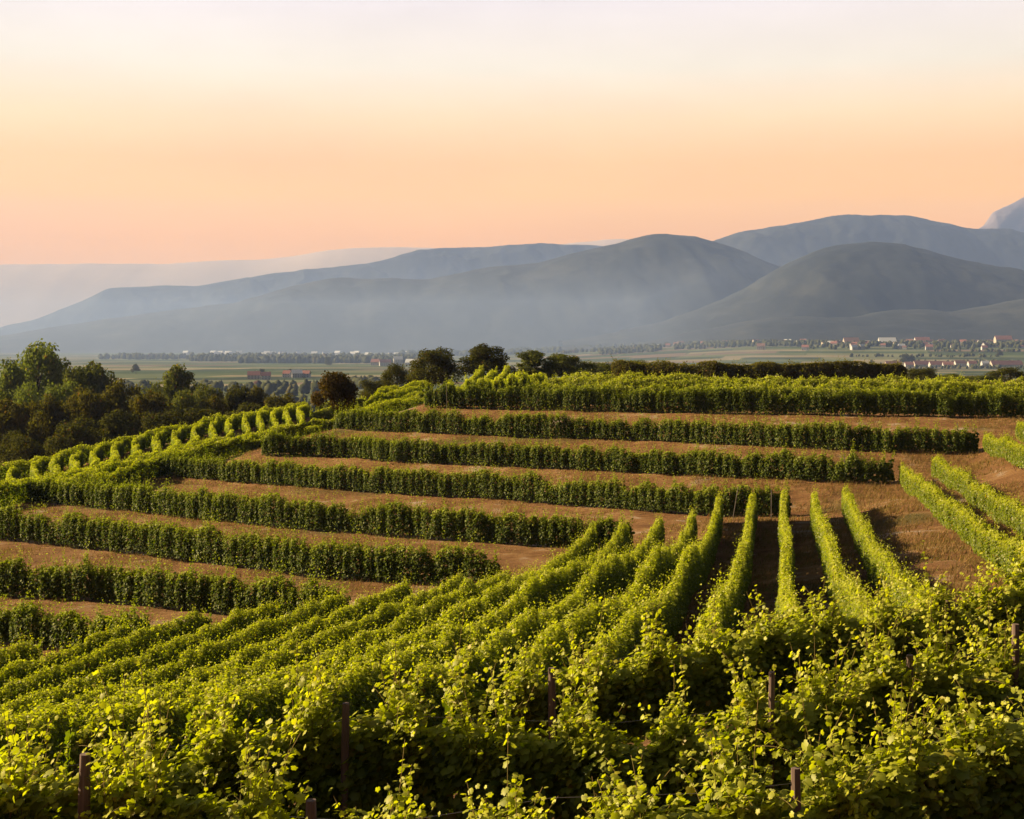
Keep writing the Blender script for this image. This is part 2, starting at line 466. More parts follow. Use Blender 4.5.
for k, (pp, c) in enumerate([(0, (.055, .075, .032)), (.2, (.085, .10, .045)), (.38, (.13, .135, .07)), (.52, (.045, .058, .03)), (.64, (.20, .17, .105)), (.8, (.10, .115, .052)), (.91, (.15, .11, .08))]):
    e = rr.color_ramp.elements[k] if k < 2 else rr.color_ramp.elements.new(pp)
    e.position = pp; e.color = (*c, 1)
L.new(vor.outputs[0], rr.inputs[0])
nf = N.new('ShaderNodeTexNoise'); nf.inputs['Scale'].default_value = .006; nf.inputs['Detail'].default_value = 6
L.new(tcn.outputs['Object'], nf.inputs['Vector'])
ov = N.new('ShaderNodeMix'); ov.data_type = 'RGBA'; ov.blend_type = 'OVERLAY'; ov.inputs['Factor'].default_value = .6
L.new(rr.outputs[0], ov.inputs['A']); L.new(nf.outputs[0], ov.inputs['B'])
L.new(ov.outputs['Result'], p.inputs['Base Color']); L.new(p.outputs[0], o.inputs[0]); M['farm'] = m

def plain_z(X, Y):
    X = np.asarray(X, float); Y = np.asarray(Y, float)
    t = np.clip((Y - 2900) / 1500, 0, 1) * np.clip((X / np.maximum(Y, 500) * F_PX + 60) / 300, 0, 1)
    return PLAIN + 46 * t * t * (3 - 2 * t)
px_ = np.concatenate([-np.geomspace(9000, 60, 40), np.geomspace(60, 9000, 40)])
py_ = np.concatenate([[-1500, -700, -200], np.arange(0, 12600, 160)])
PX, PY = np.meshgrid(px_, py_)
tag(link('plain', grid_mesh('plain', PX, PY, plain_z(PX, PY)), M['farm']), kind='structure')

M['forest'] = noisy_mat('forest_slope', (.007, .010, .009), (.046, .047, .036), .004, stretch=(1, 1, 1), detail=12, c3=(.016, .019, .015))
M['peakrock'] = noisy_mat('mauve_rock', (.13, .10, .10), (.20, .16, .155), .003, detail=8)  # mauve base colour paints in the far peak's haze
M['rock'] = noisy_mat('pale_rock', (.40, .30, .22), (.46, .35, .26), .002, detail=8)  # pale warm base colour paints in the far ridge's haze
def mountain(name, prof, Y, foot, back, mat, seed, amp=.085, sm=7, spur=1.0, jag=13):
    """a ridge: crest heights from its profile (px, py) at distance Y, forested flank falling to the plain with spurs"""
    prof = np.array(prof, float)
    X = np.linspace(px_x(prof[0, 0], Y), px_x(prof[-1, 0], Y), 520)
    H = np.interp(X, px_x(prof[:, 0], Y), px_z(prof[:, 1], Y))
    k = np.ones(sm) / sm
    H = np.convolve(np.pad(H, sm // 2, 'edge'), k, 'valid')
    H = H + noise2(X / 200, X * 0, seed, 5) * jag
    base = PLAIN - 0.3
    t = np.concatenate([np.linspace(0, 1, 70), 1 + np.linspace(.06, 1, 10)])
    T, XX = np.meshgrid(t, X, indexing='ij'); HH = np.broadcast_to(H, T.shape)
    yy = np.where(T <= 1, Y - foot * (1 - T), Y + back * (T - 1))
    s = np.where(T <= 1, T, 2 - T); s = np.clip(s, 0, 1)
    prof_ = np.sin(s * math.pi / 2) ** 1.25
    ns = (1 - 2.2 * np.abs(noise2(XX / 480 + T * 1.1, T * 1.3, seed + 1, 6))) * .9 + .35 * noise2(XX / 120, T * 9, seed + 2, 3)
    z = base + (HH - base) * np.clip(prof_ + amp * ns * spur * np.sin(np.clip(s, 0, 1) * math.pi), 0, 1.0)
    z = np.where(np.abs(T - 1) < 1e-6, HH, np.minimum(z, base + (HH - base) * .998))
    return tag(link(name, grid_mesh(name, XX, yy, z), mat), kind='structure')
mountain('foothill', [(560, 349), (640, 343), (690, 331), (740, 322), (800, 318), (850, 319), (890, 311), (940, 312), (985, 305), (1024, 300), (1150, 290), (1400, 300), (1600, 340)], 5500, 550, 400, M['forest'], 11)
mountain('mountain', [(560, 342), (660, 322), (700, 307), (740, 290), (790, 262), (830, 247), (866, 241), (900, 243), (950, 256), (1024, 272), (1150, 276), (1400, 270), (1700, 310)], 6200, 650, 400, M['forest'], 23)
mountain('mountain', [(-500, 335), (-200, 342), (0, 338), (60, 327), (150, 313), (240, 303), (300, 286), (340, 278), (390, 279), (430, 280), (480, 270), (540, 262), (600, 247), (650, 235), (690, 234), (712, 240), (760, 262), (830, 285), (1000, 320)], 7500, 1000, 500, M['forest'], 37)
mountain('mountain', [(600, 300), (700, 245), (740, 232), (780, 226), (830, 217), (870, 215), (920, 218), (955, 229), (1000, 230), (1024, 233), (1200, 225), (1500, 240), (1800, 300)], 10300, 900, 400, M['forest'], 41)
mountain('mountain', [(-60, 341), (30, 322), (60, 312), (110, 289), (160, 286), (200, 287), (250, 277), (300, 270), (370, 263), (420, 250), (480, 247), (550, 244), (600, 246), (700, 270)], 11500, 800, 300, M['forest'], 53)
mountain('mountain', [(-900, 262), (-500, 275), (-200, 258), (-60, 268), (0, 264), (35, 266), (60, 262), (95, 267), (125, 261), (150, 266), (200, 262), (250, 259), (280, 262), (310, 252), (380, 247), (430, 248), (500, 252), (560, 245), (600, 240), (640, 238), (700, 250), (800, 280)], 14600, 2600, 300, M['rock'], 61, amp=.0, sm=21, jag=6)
mountain('mountain', [(900, 262), (960, 240), (984, 226), (993, 213), (1006, 207), (1024, 197), (1045, 186), (1070, 201), (1120, 206), (1250, 215), (1500, 250)], 13200, 420, 300, M['peakrock'], 67, amp=.05, sm=1)

# ------------------------------------------------------------------ haze
def volume_box(name, x0, x1, y0, y1, z0, z1, col, dens, g):
    b = MB(); b.box((x0 + x1) / 2, (y0 + y1) / 2, (z0 + z1) / 2, x1 - x0, y1 - y0, z1 - z0)
    m, N, L = new_mat(name); o = N.new('ShaderNodeOutputMaterial')
    v = N.new('ShaderNodeVolumePrincipled')
    v.inputs['Color'].default_value = (*col, 1); v.inputs['Density'].default_value = dens; v.inputs['Anisotropy'].default_value = g
    L.new(v.outputs[0], o.inputs['Volume'])
    ob = b.build(name, m)
    return tag(ob, kind='stuff')
volume_box('haze', -15500, 19500, -1600, 15100, PLAIN - 3, 1460, (.37, .52, .96), 5.2e-5, .1)
volume_box('mist', -9000, 600, 2600, 7200, PLAIN - 2, 190, (.50, .65, 1.0), 8e-5, .1)

# ------------------------------------------------------------------ leaves
FAR_T = (np.array([(0, -.05, 0), (.48, .42, .10), (0, 1, -.05), (-.48, .42, .10)]), [(0, 1, 2, 3)])
_o = [(0, .04), (.20, -.14), (.42, .00), (.50, .20), (.44, .30), (.54, .50), (.36, .68), (.22, .68), (.10, .90), (.0, .97)]
_out = _o + [(-x, y) for x, y in _o[-2:0:-1]]
NEAR_V = np.array([(x, y, -.22 * x * x - .12 * max(0, y - .4) ** 2) for x, y in _out] + [(0, .25, .07)])
NEAR_T = (NEAR_V, [(i, (i + 1) % len(_out), len(_out)) for i in range(len(_out))])

SUNV = np.array(sd)
def norm(a): return a / np.maximum(np.linalg.norm(a, axis=-1, keepdims=True), 1e-9)
def leaf_mesh(name, P, Nn, T, Sz, tint, tmpl):
    tv, tf = tmpl
    Nn = norm(Nn); T = norm(T - Nn * (T * Nn).sum(-1, keepdims=True)); B = np.cross(T, Nn)
    V = P[:, None] + Sz[:, None, None] * (tv[None, :, 0:1] * B[:, None] + tv[None, :, 1:2] * T[:, None] + tv[None, :, 2:3] * Nn[:, None])
    n, k = len(P), len(tv)
    lp = np.concatenate([np.array(f) for f in tf]); ln = np.array([len(f) for f in tf])
    loops = (np.arange(n)[:, None] * k + lp[None]).ravel()
    st = np.concatenate([[0], np.cumsum(np.tile(ln, n))[:-1]])
    return np_mesh(name, V.reshape(-1, 3), loops, st, np.repeat(tint, len(tf)))

def path_sampler(path):
    """path: (x, y) list -> function s -> (x, y), direction; total length"""
    P = np.array([(p[0], p[1]) for p in path], float)
    # smooth resample (Catmull-Rom)
    Q = []
    for i in range(len(P) - 1):
        p0, p1, p2, p3 = P[max(i - 1, 0)], P[i], P[i + 1], P[min(i + 2, len(P) - 1)]
        for t in np.linspace(0, 1, 12, endpoint=False):
            Q.append(.5 * ((2 * p1) + (-p0 + p2) * t + (2 * p0 - 5 * p1 + 4 * p2 - p3) * t * t + (-p0 + 3 * p1 - 3 * p2 + p3) * t ** 3))
    Q.append(P[-1]); Q = np.array(Q)
    d = np.concatenate([[0], np.cumsum(np.linalg.norm(np.diff(Q, axis=0), axis=1))])
    def f(s):
        x = np.interp(s, d, Q[:, 0]); y = np.interp(s, d, Q[:, 1])
        e = .4
        dx = np.interp(s + e, d, Q[:, 0]) - np.interp(s - e, d, Q[:, 0]); dy = np.interp(s + e, d, Q[:, 1]) - np.interp(s - e, d, Q[:, 1])
        l = np.maximum(np.hypot(dx, dy), 1e-6)
        return x, y, dx / l, dy / l
    return f, d[-1]

def vine_leaves(path, h, w, per_m, size, seed, shoots=12, per_shoot=8, spacing=1.0, flop=.35, tip=.35, bottom=.28, uneven=.12, tuft=.5, long=.03, vwsd=.18, helio=.35, scallop=0.0, weakp=0.0):
    """leaf positions of one trellised vine row: a leafy wall plus shoots that rise out of it and bend over"""
    g = np.random.default_rng(seed)
    f, Ln = path_sampler(path)
    nv = int(Ln / spacing) + 3
    vh = 1 + g.normal(0, uneven, nv); vw = 1 + g.normal(0, vwsd, nv); vd = np.clip(1 + g.normal(0, .25, nv), .35, 1.5)
    weak = g.random(nv) < weakp
    vd = np.where(weak, vd * .35, vd); vh = np.where(weak, vh * .72, vh)
    P = []; Nn = []; T = []; Sz = []; Ti = []; ST = []
    # wall
    n = int(Ln * per_m)
    s = g.random(n) * Ln
    vi = s / spacing + .45 * noise2(s * .9, s * 0, seed + 9, 2)
    keep = g.random(n) < np.interp(vi, np.arange(nv), vd)
    s = s[keep]; vi = vi[keep]; n = len(s)
    x, y, dx, dy = f(s)
    hh = h * np.interp(vi, np.arange(nv), vh) * (1 + .05 * noise2(s / 5, s * 0, seed + 4, 2)); ww = w * np.interp(vi, np.arange(nv), vw)
    endt = np.clip(np.minimum(s, Ln - s) / 1.1, 0, 1); hh = hh * (.62 + .38 * endt ** .6); ww = ww * (.5 + .5 * endt)
    # vines thin out between plants near the ground
    ph = np.abs((vi % 1) - .5) * 2
    u = g.random(n) ** .85
    zlo = bottom * h * (1 - .5 * ph + g.normal(0, .25, n))
    zz = zlo + (hh * (1 - .35 * scallop * ph ** 2) - zlo) * u
    prof = (1 - scallop * ph) * np.sin(np.clip(.22 + .68 * u, 0, 1) * math.pi) ** .6 * (1 + .35 * noise2(s * 1.1, u * 2.5, seed, 3))
    lat = np.sign(g.random(n) - .5) * (g.random(n) ** .45) * ww / 2 * prof
    z0 = ground(x, y)
    pos = np.stack([x - dy * lat, y + dx * lat, z0 + zz], 1)
    out = np.stack([-dy * np.sign(lat), dx * np.sign(lat), np.zeros(n)], 1)
    nr = out * (.75 - .35 * u[:, None]) + np.array([0, 0, 1.0]) * (.35 + .55 * u[:, None]) + g.normal(0, .42, (n, 3))
    tp = np.array([0, 0, -1.0]) + out * .3 + g.normal(0, .5, (n, 3))
    nr = nr + SUNV * helio
    P.append(pos); Nn.append(nr); T.append(tp); Sz.append(size * g.uniform(.6, 1.25, n)); Ti.append(np.clip(g.normal(.05, .09, n) + .5 * u ** 5, 0, .75))  # tint rising to the top paints in a sunlit crest, besides younger leaves
    # oversized inner leaves, added so light does not pass through the row
    n = int(Ln * 110)
    s = g.random(n) * Ln; x, y, dx, dy = f(s); vi = s / spacing
    hh = h * np.interp(vi, np.arange(nv), vh); lat = g.normal(0, .05, n); sg = np.sign(lat)
    u = g.random(n)
    P.append(np.stack([x - dy * lat, y + dx * lat, ground(x, y) + hh * (bottom + .04 + (.80 - bottom) * u)], 1))
    Nn.append(np.stack([-dy * sg, dx * sg, np.zeros(n)], 1) + g.normal(0, .3, (n, 3))); T.append(np.array([0, 0, -1.0]) + g.normal(0, .4, (n, 3)))
    Sz.append(np.full(n, .20) * g.uniform(.8, 1.3, n)); Ti.append(np.zeros(n))
    # shoots
    ns = int(Ln * shoots)
    s = g.random(ns) * Ln
    vi = s / spacing
    # cluster the shoots around plants
    s = np.clip((np.round(vi) + (vi - np.round(vi)) * tuft) * spacing, 0, Ln)
    x, y, dx, dy = f(s); z0 = ground(x, y)
    hh = h * np.interp(vi, np.arange(nv), vh)
    side = np.sign(g.random(ns) - .5)
    lat0 = side * w * .25 * g.random(ns)
    zb = hh * g.uniform(.55, .95, ns)
    up = np.clip(g.gamma(3.0, tip / 3.0, ns), 0, tip * 2) * (h / 1.8)
    up = np.where(g.random(ns) < long, up + g.uniform(.1, .28, ns), up)
    fl = g.normal(0, flop, ns) + side * flop * .4
    al = g.normal(0, flop * .7, ns)
    k = per_shoot
    t = (np.arange(k)[None] + g.random((ns, k))) / k
    lz = zb[:, None] + up[:, None] * 2.2 * (t - .42 * np.abs(fl)[:, None] * t * t * 1.6)
    ll = lat0[:, None] + fl[:, None] * t ** 1.6 * np.minimum(up[:, None] * 2.0, .8)
    la = al[:, None] * t ** 1.3 * .6
    X = x[:, None] - dy[:, None] * ll + dx[:, None] * la; Yy = y[:, None] + dx[:, None] * ll + dy[:, None] * la
    Z = z0[:, None] + lz
    pos = np.stack([X, Yy, Z], -1)
    ST = pos
    flat = pos.reshape(-1, 3) + g.normal(0, size * .35, (ns * k, 3))
    sg = np.where(np.arange(k)[None] % 2 == 0, 1, -1) * np.ones((ns, 1))
    out = np.stack([(-dy[:, None] * sg), (dx[:, None] * sg), np.zeros((ns, k))], -1).reshape(-1, 3)
    tt = t.reshape(-1)
    nr = out * .45 + np.array([0, 0, 1.0]) * .6 + g.normal(0, .5, (ns * k, 3))
    tp = out * .7 + np.array([0, 0, -.55]) + g.normal(0, .5, (ns * k, 3))
    nr = nr + SUNV * helio
    P.append(flat); Nn.append(nr); T.append(tp)
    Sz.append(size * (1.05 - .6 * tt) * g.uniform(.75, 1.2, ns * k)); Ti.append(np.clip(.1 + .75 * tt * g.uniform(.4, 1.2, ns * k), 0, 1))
    return np.concatenate(P), np.concatenate(Nn), np.concatenate(T), np.concatenate(Sz), np.concatenate(Ti), ST

def trunk_mesh(h, seed, r=.032):
    random.seed(seed)
    pts = []; x = y = 0
    for i in range(6):
        pts.append((x, y, -.05 + h * i / 5)); x += random.uniform(-.05, .05); y += random.uniform(-.035, .035)
    b = MB().tube(pts, [r * 1.25, r * 1.05, r, r * .95, r * .9, r * 1.1], 7, wob=.15)
    e = pts[-1]
    for s in (-1, 1):
        b.tube([e, (e[0] + s * .18, e[1], e[2] + .06), (e[0] + s * .45, e[1] + random.uniform(-.03, .03), e[2] + .09)], [r * .8, r * .6, r * .4], 6)
    return b.mesh('trunk', True)
TRUNKS = [trunk_mesh(.85, 100 + k) for k in range(5)]
for me in TRUNKS: me.materials.append(M['bark'])

def vine_row(path, label, group, h=VH, w=.75, per_m=300, size=.13, seed=1, mat='vine_far', tmpl=FAR_T, shoots=11, per_shoot=7, trunks=0.0, wires=False, cat='vine row', **kw):
    f, Ln = path_sampler(path)
    mx, my, _, _ = f(np.array([Ln / 2]))
    root = empty('vine_row', (mx[0], my[0], gz(mx[0], my[0])))
    off = np.array(root.location)
    P, Nn, T, Sz, Ti, ST = vine_leaves(path, h, w, per_m, size, seed, shoots, per_shoot, **kw)
    me = leaf_mesh('foliage', P - off, Nn, T, Sz, Ti, tmpl)
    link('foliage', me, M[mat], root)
    if trunks:
        n = int(Ln / trunks)
        s = (np.arange(n) + .5) * trunks + rng.normal(0, .06, n)
        x, y, dx, dy = f(s); z = ground(x, y)
        for i in range(n):
            o = bpy.data.objects.new('trunk', TRUNKS[(i * 7 + seed) % 5]); C.objects.link(o); o.parent = root
            o.location = (x[i] - off[0], y[i] - off[1], z[i] - off[2])
            o.rotation_euler = (rng.normal(0, .05), rng.normal(0, .05), math.atan2(dy[i], dx[i]) + (math.pi if i % 2 else 0))
            sc = h / 1.8; o.scale = (1, 1, sc * rng.uniform(.9, 1.15))
    if wires:
        s = np.linspace(0, Ln, int(Ln / 1.2)); x, y, dx, dy = f(s); z = ground(x, y)
        for zz in (.75, 1.2, 1.6):
            b = MB().tube([(x[i] - off[0], y[i] - off[1], z[i] + zz - off[2]) for i in range(len(s))], .0022, 4)
            b.build('wire', M['wire'], root)
        # bare shoot canes carrying the leaves
        k = ST.shape[1]
        A = ST[:, :-1].reshape(-1, 3); B = ST[:, 1:].reshape(-1, 3)
        d = norm(B - A); sdv = norm(np.cross(d, np.array([0, 1, 0.2]))); c2 = np.cross(d, sdv); r = .004
        ring = [A + sdv * r, A - sdv * r * .5 + c2 * r * .87, A - sdv * r * .5 - c2 * r * .87, B + sdv * r, B - sdv * r * .5 + c2 * r * .87, B - sdv * r * .5 - c2 * r * .87]
        V = np.stack(ring, 1) - off
        q = np.array([0, 1, 4, 3, 1, 2, 5, 4, 2, 0, 3, 5])
        n = len(A); loops = (np.arange(n)[:, None] * 6 + q[None]).ravel()
        link('canes', np_mesh('canes', V.reshape(-1, 3), loops, np.arange(n * 3) * 4), M['shoot'], root)
    return tag(root, label, cat, group)

sd_ = [1000]
def nx():
    sd_[0] += 17
    return sd_[0]

# terrace rows
TLAB = {
    'T0': 'topmost terrace vine row, tall dark wall under a sunlit yellow-green top',
    'T1': 'second terrace vine row from the hilltop, ending beside the bright rows on the right',
    'T2': 'third terrace vine row from the hilltop, starting below the lone dark tree',
    'T3': 'fourth terrace vine row from the hilltop, ending behind the heads of the descending rows',
    'T4': 'fifth terrace vine row from the hilltop, meeting the lit ridge at its left end',
    'T5': 'sixth terrace vine row from the hilltop, third up from the lowest one at left',
    'T6': 'seventh terrace vine row, short, at left between two bare brown banks',
    'T7': 'lowest terrace vine row, shortest and darkest, below the last brown bank at left',
}
for nm, zl, zr, pts, h in TERR:
    vine_row(terr_paths[nm], TLAB[nm], 'contour vine rows on the terraces', h=h * .93, w=.78, weakp=.07, per_m=1250, size=.115, seed=nx(), trunks=1.15, shoots=32, per_shoot=8, tip=.31, tuft=.46, flop=.17, bottom=.12, spacing=.64, uneven=.11, scallop=.36, vwsd=.32, long=.10)
# plateau rows behind the topmost terrace row
def pp(*a): return [(px_x(px, Y), Y) for px, Y in a]
for k, (dY, lab) in enumerate([(3.6, 'sunlit vine row on the hilltop directly behind the tall topmost terrace row'), (7.4, 'second sunlit vine row behind the tall topmost terrace row'),
                               (11.2, 'third sunlit vine row behind the topmost terrace row'), (15, 'fourth sunlit vine row behind the topmost terrace row, at the hilltop edge')]):
    vine_row(pp((535 + 10 * k, 121 + dY), (640, 117 + dY), (824, 112.5 + dY), (1024, 109 + dY), (1110, 108 + dY)), lab, 'vine rows along the hilltop', h=1.65, w=1.0, per_m=360, size=.16, seed=nx(), mat='vine', shoots=22, tip=.16, flop=.15)  # brighter leaf than the terrace rows, sunlight put into the colour
for k, (a, b, Yb) in enumerate([(449, 482, 160), (467, 496, 157), (479, 508, 155), (495, 518, 150), (509, 526, 146), (520, 534, 143), (532, 545, 140)]):
    vine_row(pp((a, 129), ((a + b) / 2 + 1, (129 + Yb) / 2), (b, Yb)), ['first', 'second', 'third', 'fourth', 'fifth', 'sixth', 'seventh'][k] + ' from left of the short slanting rows on the hilltop below the dark trees',
             'short slanting rows on the hilltop', h=1.8, w=.7, per_m=360, size=.17, seed=nx(), mat='vine', shoots=12, tip=.1, flop=.12)
# row beyond the plateau, shade put into its dull leaf colour
vine_row(pp((612, 172), (700, 170), (800, 169), (906, 168)), 'dark olive flat-topped vine row beyond the bright hilltop, right of the bushes', 'vine rows along the hilltop', h=2.35, w=2.4, per_m=1100, size=.21, seed=nx(), mat='hedge', shoots=16, tip=.18, uneven=.11, bottom=.02, spacing=3.1, vwsd=.3)

# parallel rows descending below the terraces
FROWS = [(19.0, 80, .19, 25), (17.25, 80, .19, 25), (15.6, 80, .193, 25), (13.8, 80, .19, 25), (11.9, 80, .19, 25),
         (9.7, 75.5, .19, 25), (8.0, 75, .195, 25), (6.2, 75, .20, 25), (4.5, 75, .205, 25),
         (2.6, 62, .21, 25), (.6, 62, .213, 24), (-1.4, 61, .216, 22), (-3.4, 59, .219, 20), (-5.4, 57, .222, 18.5), (-7.4, 55, .224, 18), (-9.4, 53, .226, 18),
         (-11.4, 50.5, .228, 19), (-13.4, 48.5, .23, 21), (-15.4, 47.5, .23, 26), (-17.4, 46, .23, 31)]
ORD = ['first', 'second', 'third', 'fourth', 'fifth', 'sixth', 'seventh', 'eighth', 'ninth', 'tenth', 'eleventh', 'twelfth', 'thirteenth', 'fourteenth', 'fifteenth', 'sixteenth', 'seventeenth', 'eighteenth', 'nineteenth', 'twentieth', 'twenty-first', 'twenty-second']
for k, (xa, yf, d, yn) in enumerate(FROWS):
    ya = 80 if k < 5 else 75
    path = [(xa - d * (ya - yf) , yf)] + [(xa - d * (ya - Y) + .10 * math.sin(Y * .21 + k), Y) for Y in np.linspace(yf - 8, yn + 2, 5)] + [(xa - d * (ya - yn), yn)]
    lab = ORD[k] + ' vine row from the right in the slope block below the terraces'
    if k == 0: lab = 'rightmost vine row of the slope block, along the foot of the bare brown bank'
    if k == 2: lab = 'vine row of the slope block that runs straight up and down the picture'
    if k == 8: lab = ORD[k] + ' vine row from the right in the slope block, head meeting the fifth terrace row'
    vine_row(path, lab, 'parallel vine rows below the terraces', h=1.66 if k else 1.5, w=.46 if k < 9 else .34, per_m=1500, size=.085, seed=nx(), mat='vine', shoots=30, per_shoot=7, tip=.20 if k < 9 else .16, flop=.11, bottom=.10, spacing=.62, uneven=.085 if k < 9 else .06, tuft=.42, long=.05, helio=.22, scallop=.25, trunks=1.1 if k < 5 else 0)

# bright rows on the slope at the right
for k, (a, lab) in enumerate([([(24.9, 89.5), (21.9, 72), (18.9, 55), (15.8, 38), (14.6, 31)], 'long brightly lit vine row above the bare brown bank at right'),
                              ([(27.7, 92), (25.0, 76), (22.3, 60), (19.5, 44), (17.5, 32)], 'brightly lit vine row just behind the long one above the brown bank'),
                              ([(32.6, 96.5), (29.8, 80.5), (27, 64), (24, 46)], 'brightly lit vine row at right edge, beside the end of the second terrace row'),
                              ([(35.4, 98), (32.8, 83), (30, 66)], 'vine row at the far right edge behind its bright neighbour')]):
    vine_row(a, lab, 'lit vine rows on the right slope', h=1.38, w=.48, helio=.15, scallop=.4, vwsd=.3, long=.06, per_m=1200, size=.095, seed=nx(), mat='vine', shoots=26, per_shoot=7, tip=.17, flop=.12, spacing=.8, uneven=.08, bottom=.12, trunks=1.1)

# ridge block on the left
def wp(P, dz=0): return [(px_x(px, Y), Y) for px, Y, py in P]
vine_row(wp(L0), 'farthest long vine row of the left ridge, along its crest before the dark wood', 'long vine rows along the left ridge', h=1.75, w=.5, per_m=700, size=.12, seed=nx(), mat='vine', shoots=11, flop=.12, tip=.13, bottom=.06)
vine_row(wp(L1), 'long bright vine row of the left ridge that closes off the short cross rows', 'long vine rows along the left ridge', h=1.75, w=.5, per_m=700, size=.12, seed=nx(), mat='vine', shoots=16, flop=.12, tip=.13, bottom=.06)
vine_row([(x + .9, y - 3.0) for x, y in wp(L1)], 'long vine row of the left ridge below the bright closing one', 'long vine rows along the left ridge', h=1.7, w=.5, per_m=700, size=.12, seed=nx(), mat='vine', shoots=16, flop=.12, tip=.13, bottom=.06)
vine_row([(x + 2.2, y - 5.6) for x, y in wp(L1)[:-1]], 'nearest long vine row of the left ridge, touching the terrace row ends', 'long vine rows along the left ridge', h=1.7, w=.5, per_m=700, size=.12, seed=nx(), mat='vine', shoots=16, flop=.12, tip=.13, bottom=.06)
a1 = np.array([(p[0], p[1]) for p in L1]); a0 = np.array([(p[0], p[1]) for p in L0])
for k, px in enumerate([-22, 3, 27, 46, 66, 86, 107, 128, 148, 168, 187, 205, 221, 238, 252, 266, 279, 292]):
    ya = np.interp(px, a1[:, 0], a1[:, 1]) + 1.2; yb = np.interp(px + 20, a0[:, 0], a0[:, 1]) - .8
    xa, xb = px_x(px - 4, ya), px_x(px + 16, yb)
    path = [(xa, ya), (xa * .7 + xb * .3 + .75, ya * .7 + yb * .3), (xa * .35 + xb * .65 - .35, ya * .35 + yb * .65), (xb, yb)]
    vine_row(path, ORD[k] + ' short cross row from the left on the bright left ridge', 'short cross rows on the left ridge', h=1.5, w=.42, per_m=700, size=.12, seed=nx(), mat='vine', shoots=14, flop=.08, tip=.12, bottom=.06)
# shoulder rows by the lone tree
for k, (a, lab) in enumerate([([(338, 128), (380, 131), (426, 136)], 'nearest of the slanting rows right of the lone dark tree'), ([(352, 132), (390, 135.5), (424, 140)], 'second nearest of the slanting rows right of the lone dark tree'),
                              ([(358, 137), (392, 140.5), (426, 144.5)], 'third of the slanting rows right of the lone dark tree'), ([(364, 142), (395, 145.5), (427, 149)], 'fourth of the slanting rows right of the lone dark tree'),
                              ([(372, 147), (400, 150.5), (428, 154)], 'fifth of the slanting rows right of the lone dark tree'), ([(380, 153), (404, 156.5), (430, 160)], 'farthest of the slanting rows right of the lone dark tree')]):
    vine_row(pp(*a), lab, 'slanting rows beside the lone tree', h=1.75, w=.5, per_m=700, size=.12, seed=nx(), mat='vine', shoots=11, flop=.12, tip=.13, bottom=.06)

for k, (a, lab) in enumerate([([(292, 127.5), (308, 128), (323, 129)], 'short bright row ending left of the foot of the lone dark tree, nearest of four'), ([(303, 134.5), (330, 135), (354, 137)], 'short bright row directly behind the trunk of the lone dark tree'),
                              ([(310, 141), (335, 141), (358, 142)], 'third short bright row behind the lone dark tree'), ([(316, 148), (340, 147.5), (366, 148)], 'farthest short bright row behind the lone dark tree')]):
    vine_row(pp(*a), lab, 'short rows around the lone tree', h=1.4, w=.5, per_m=700, size=.12, seed=nx(), mat='vine', shoots=14, flop=.12, tip=.10, bottom=.06)
# foreground rows
WL = {'W1': 'vine row third nearest to the viewer, from the picture centre to its right edge', 'W2': 'vine row second nearest to the viewer, crossing the picture with weathered posts', 'W3': 'nearest vine row along the bottom edge, large sunlit leaves and dark shade at right'}
for k, (per, sh, ps) in {'W1': (1100, 50, 18), 'W2': (1200, 52, 20), 'W3': (1300, 54, 22)}.items():
    vine_row(wpaths[k] if k != 'W1' else wpaths[k][4:], WL[k], 'near vine rows across the foreground', h=WH * .84, w=1.0, per_m=per, size=.102, seed=nx(), mat='vine', tmpl=NEAR_T, shoots=sh, per_shoot=ps, trunks=1.0, wires=True, tip=.30, flop=.42, uneven=.11, spacing=1.05, tuft=.42, long=.07, vwsd=.35, helio=.6, scallop=.45)

# ------------------------------------------------------------------ posts
def post(x, y, top, r, label, lean=(0, 0), mat='post', group='weathered trellis posts in the near rows'):
    zb = gz(x, y) - .25
    h = top - zb
    pts = [(lean[0] * h * t, lean[1] * h * t, h * t) for t in np.linspace(0, 1, 7)]
    random.seed(int(x * 100) + int(y * 10))
    b = MB().tube(pts, [r * random.uniform(.93, 1.07) for _ in pts[:-1]] + [r * .9], 9, wob=.06)
    o = b.build('trellis_post', M[mat], loc=(x, y, zb))
    return tag(o, label, 'post', group)
for px, py, Y, r, lab, lean in [
    (80, 754, 11.8, .052, 'square-topped brown post standing clear of the leaves at bottom left', (.02, 0)),
    (343, 703, 16.1, .046, 'dark wooden post among leaves left of centre in the second nearest row', (.015, 0)),
    (553, 668, 20.2, .055, 'short greyish post top just below the centre of the picture', (-.01, 0)),
    (770, 672, 16.2, .040, 'thin dark post half hidden by leaves, between the brown post and centre', (.01, 0)),
    (909, 655, 17.5, .048, 'reddish brown post top among leaves in the lower right', (.005, 0)),
    (948, 599, 22.9, .042, 'dark post under the overhanging leaves below the bare brown bank', (0, 0)),
    (1014, 624, 18.5, .050, 'pale grey brown post at the right edge with leaves over its top', (.01, 0)),
    (798, 768, 12.5, .045, 'dark reddish post at the bottom edge right of centre', (-.01, 0)),
    (311, 800, 11.8, .050, 'grey post top just showing at the bottom edge left of centre', (0, 0)),
]:
    post(px_x(px, Y), Y, px_z(py, Y), r, lab, lean)
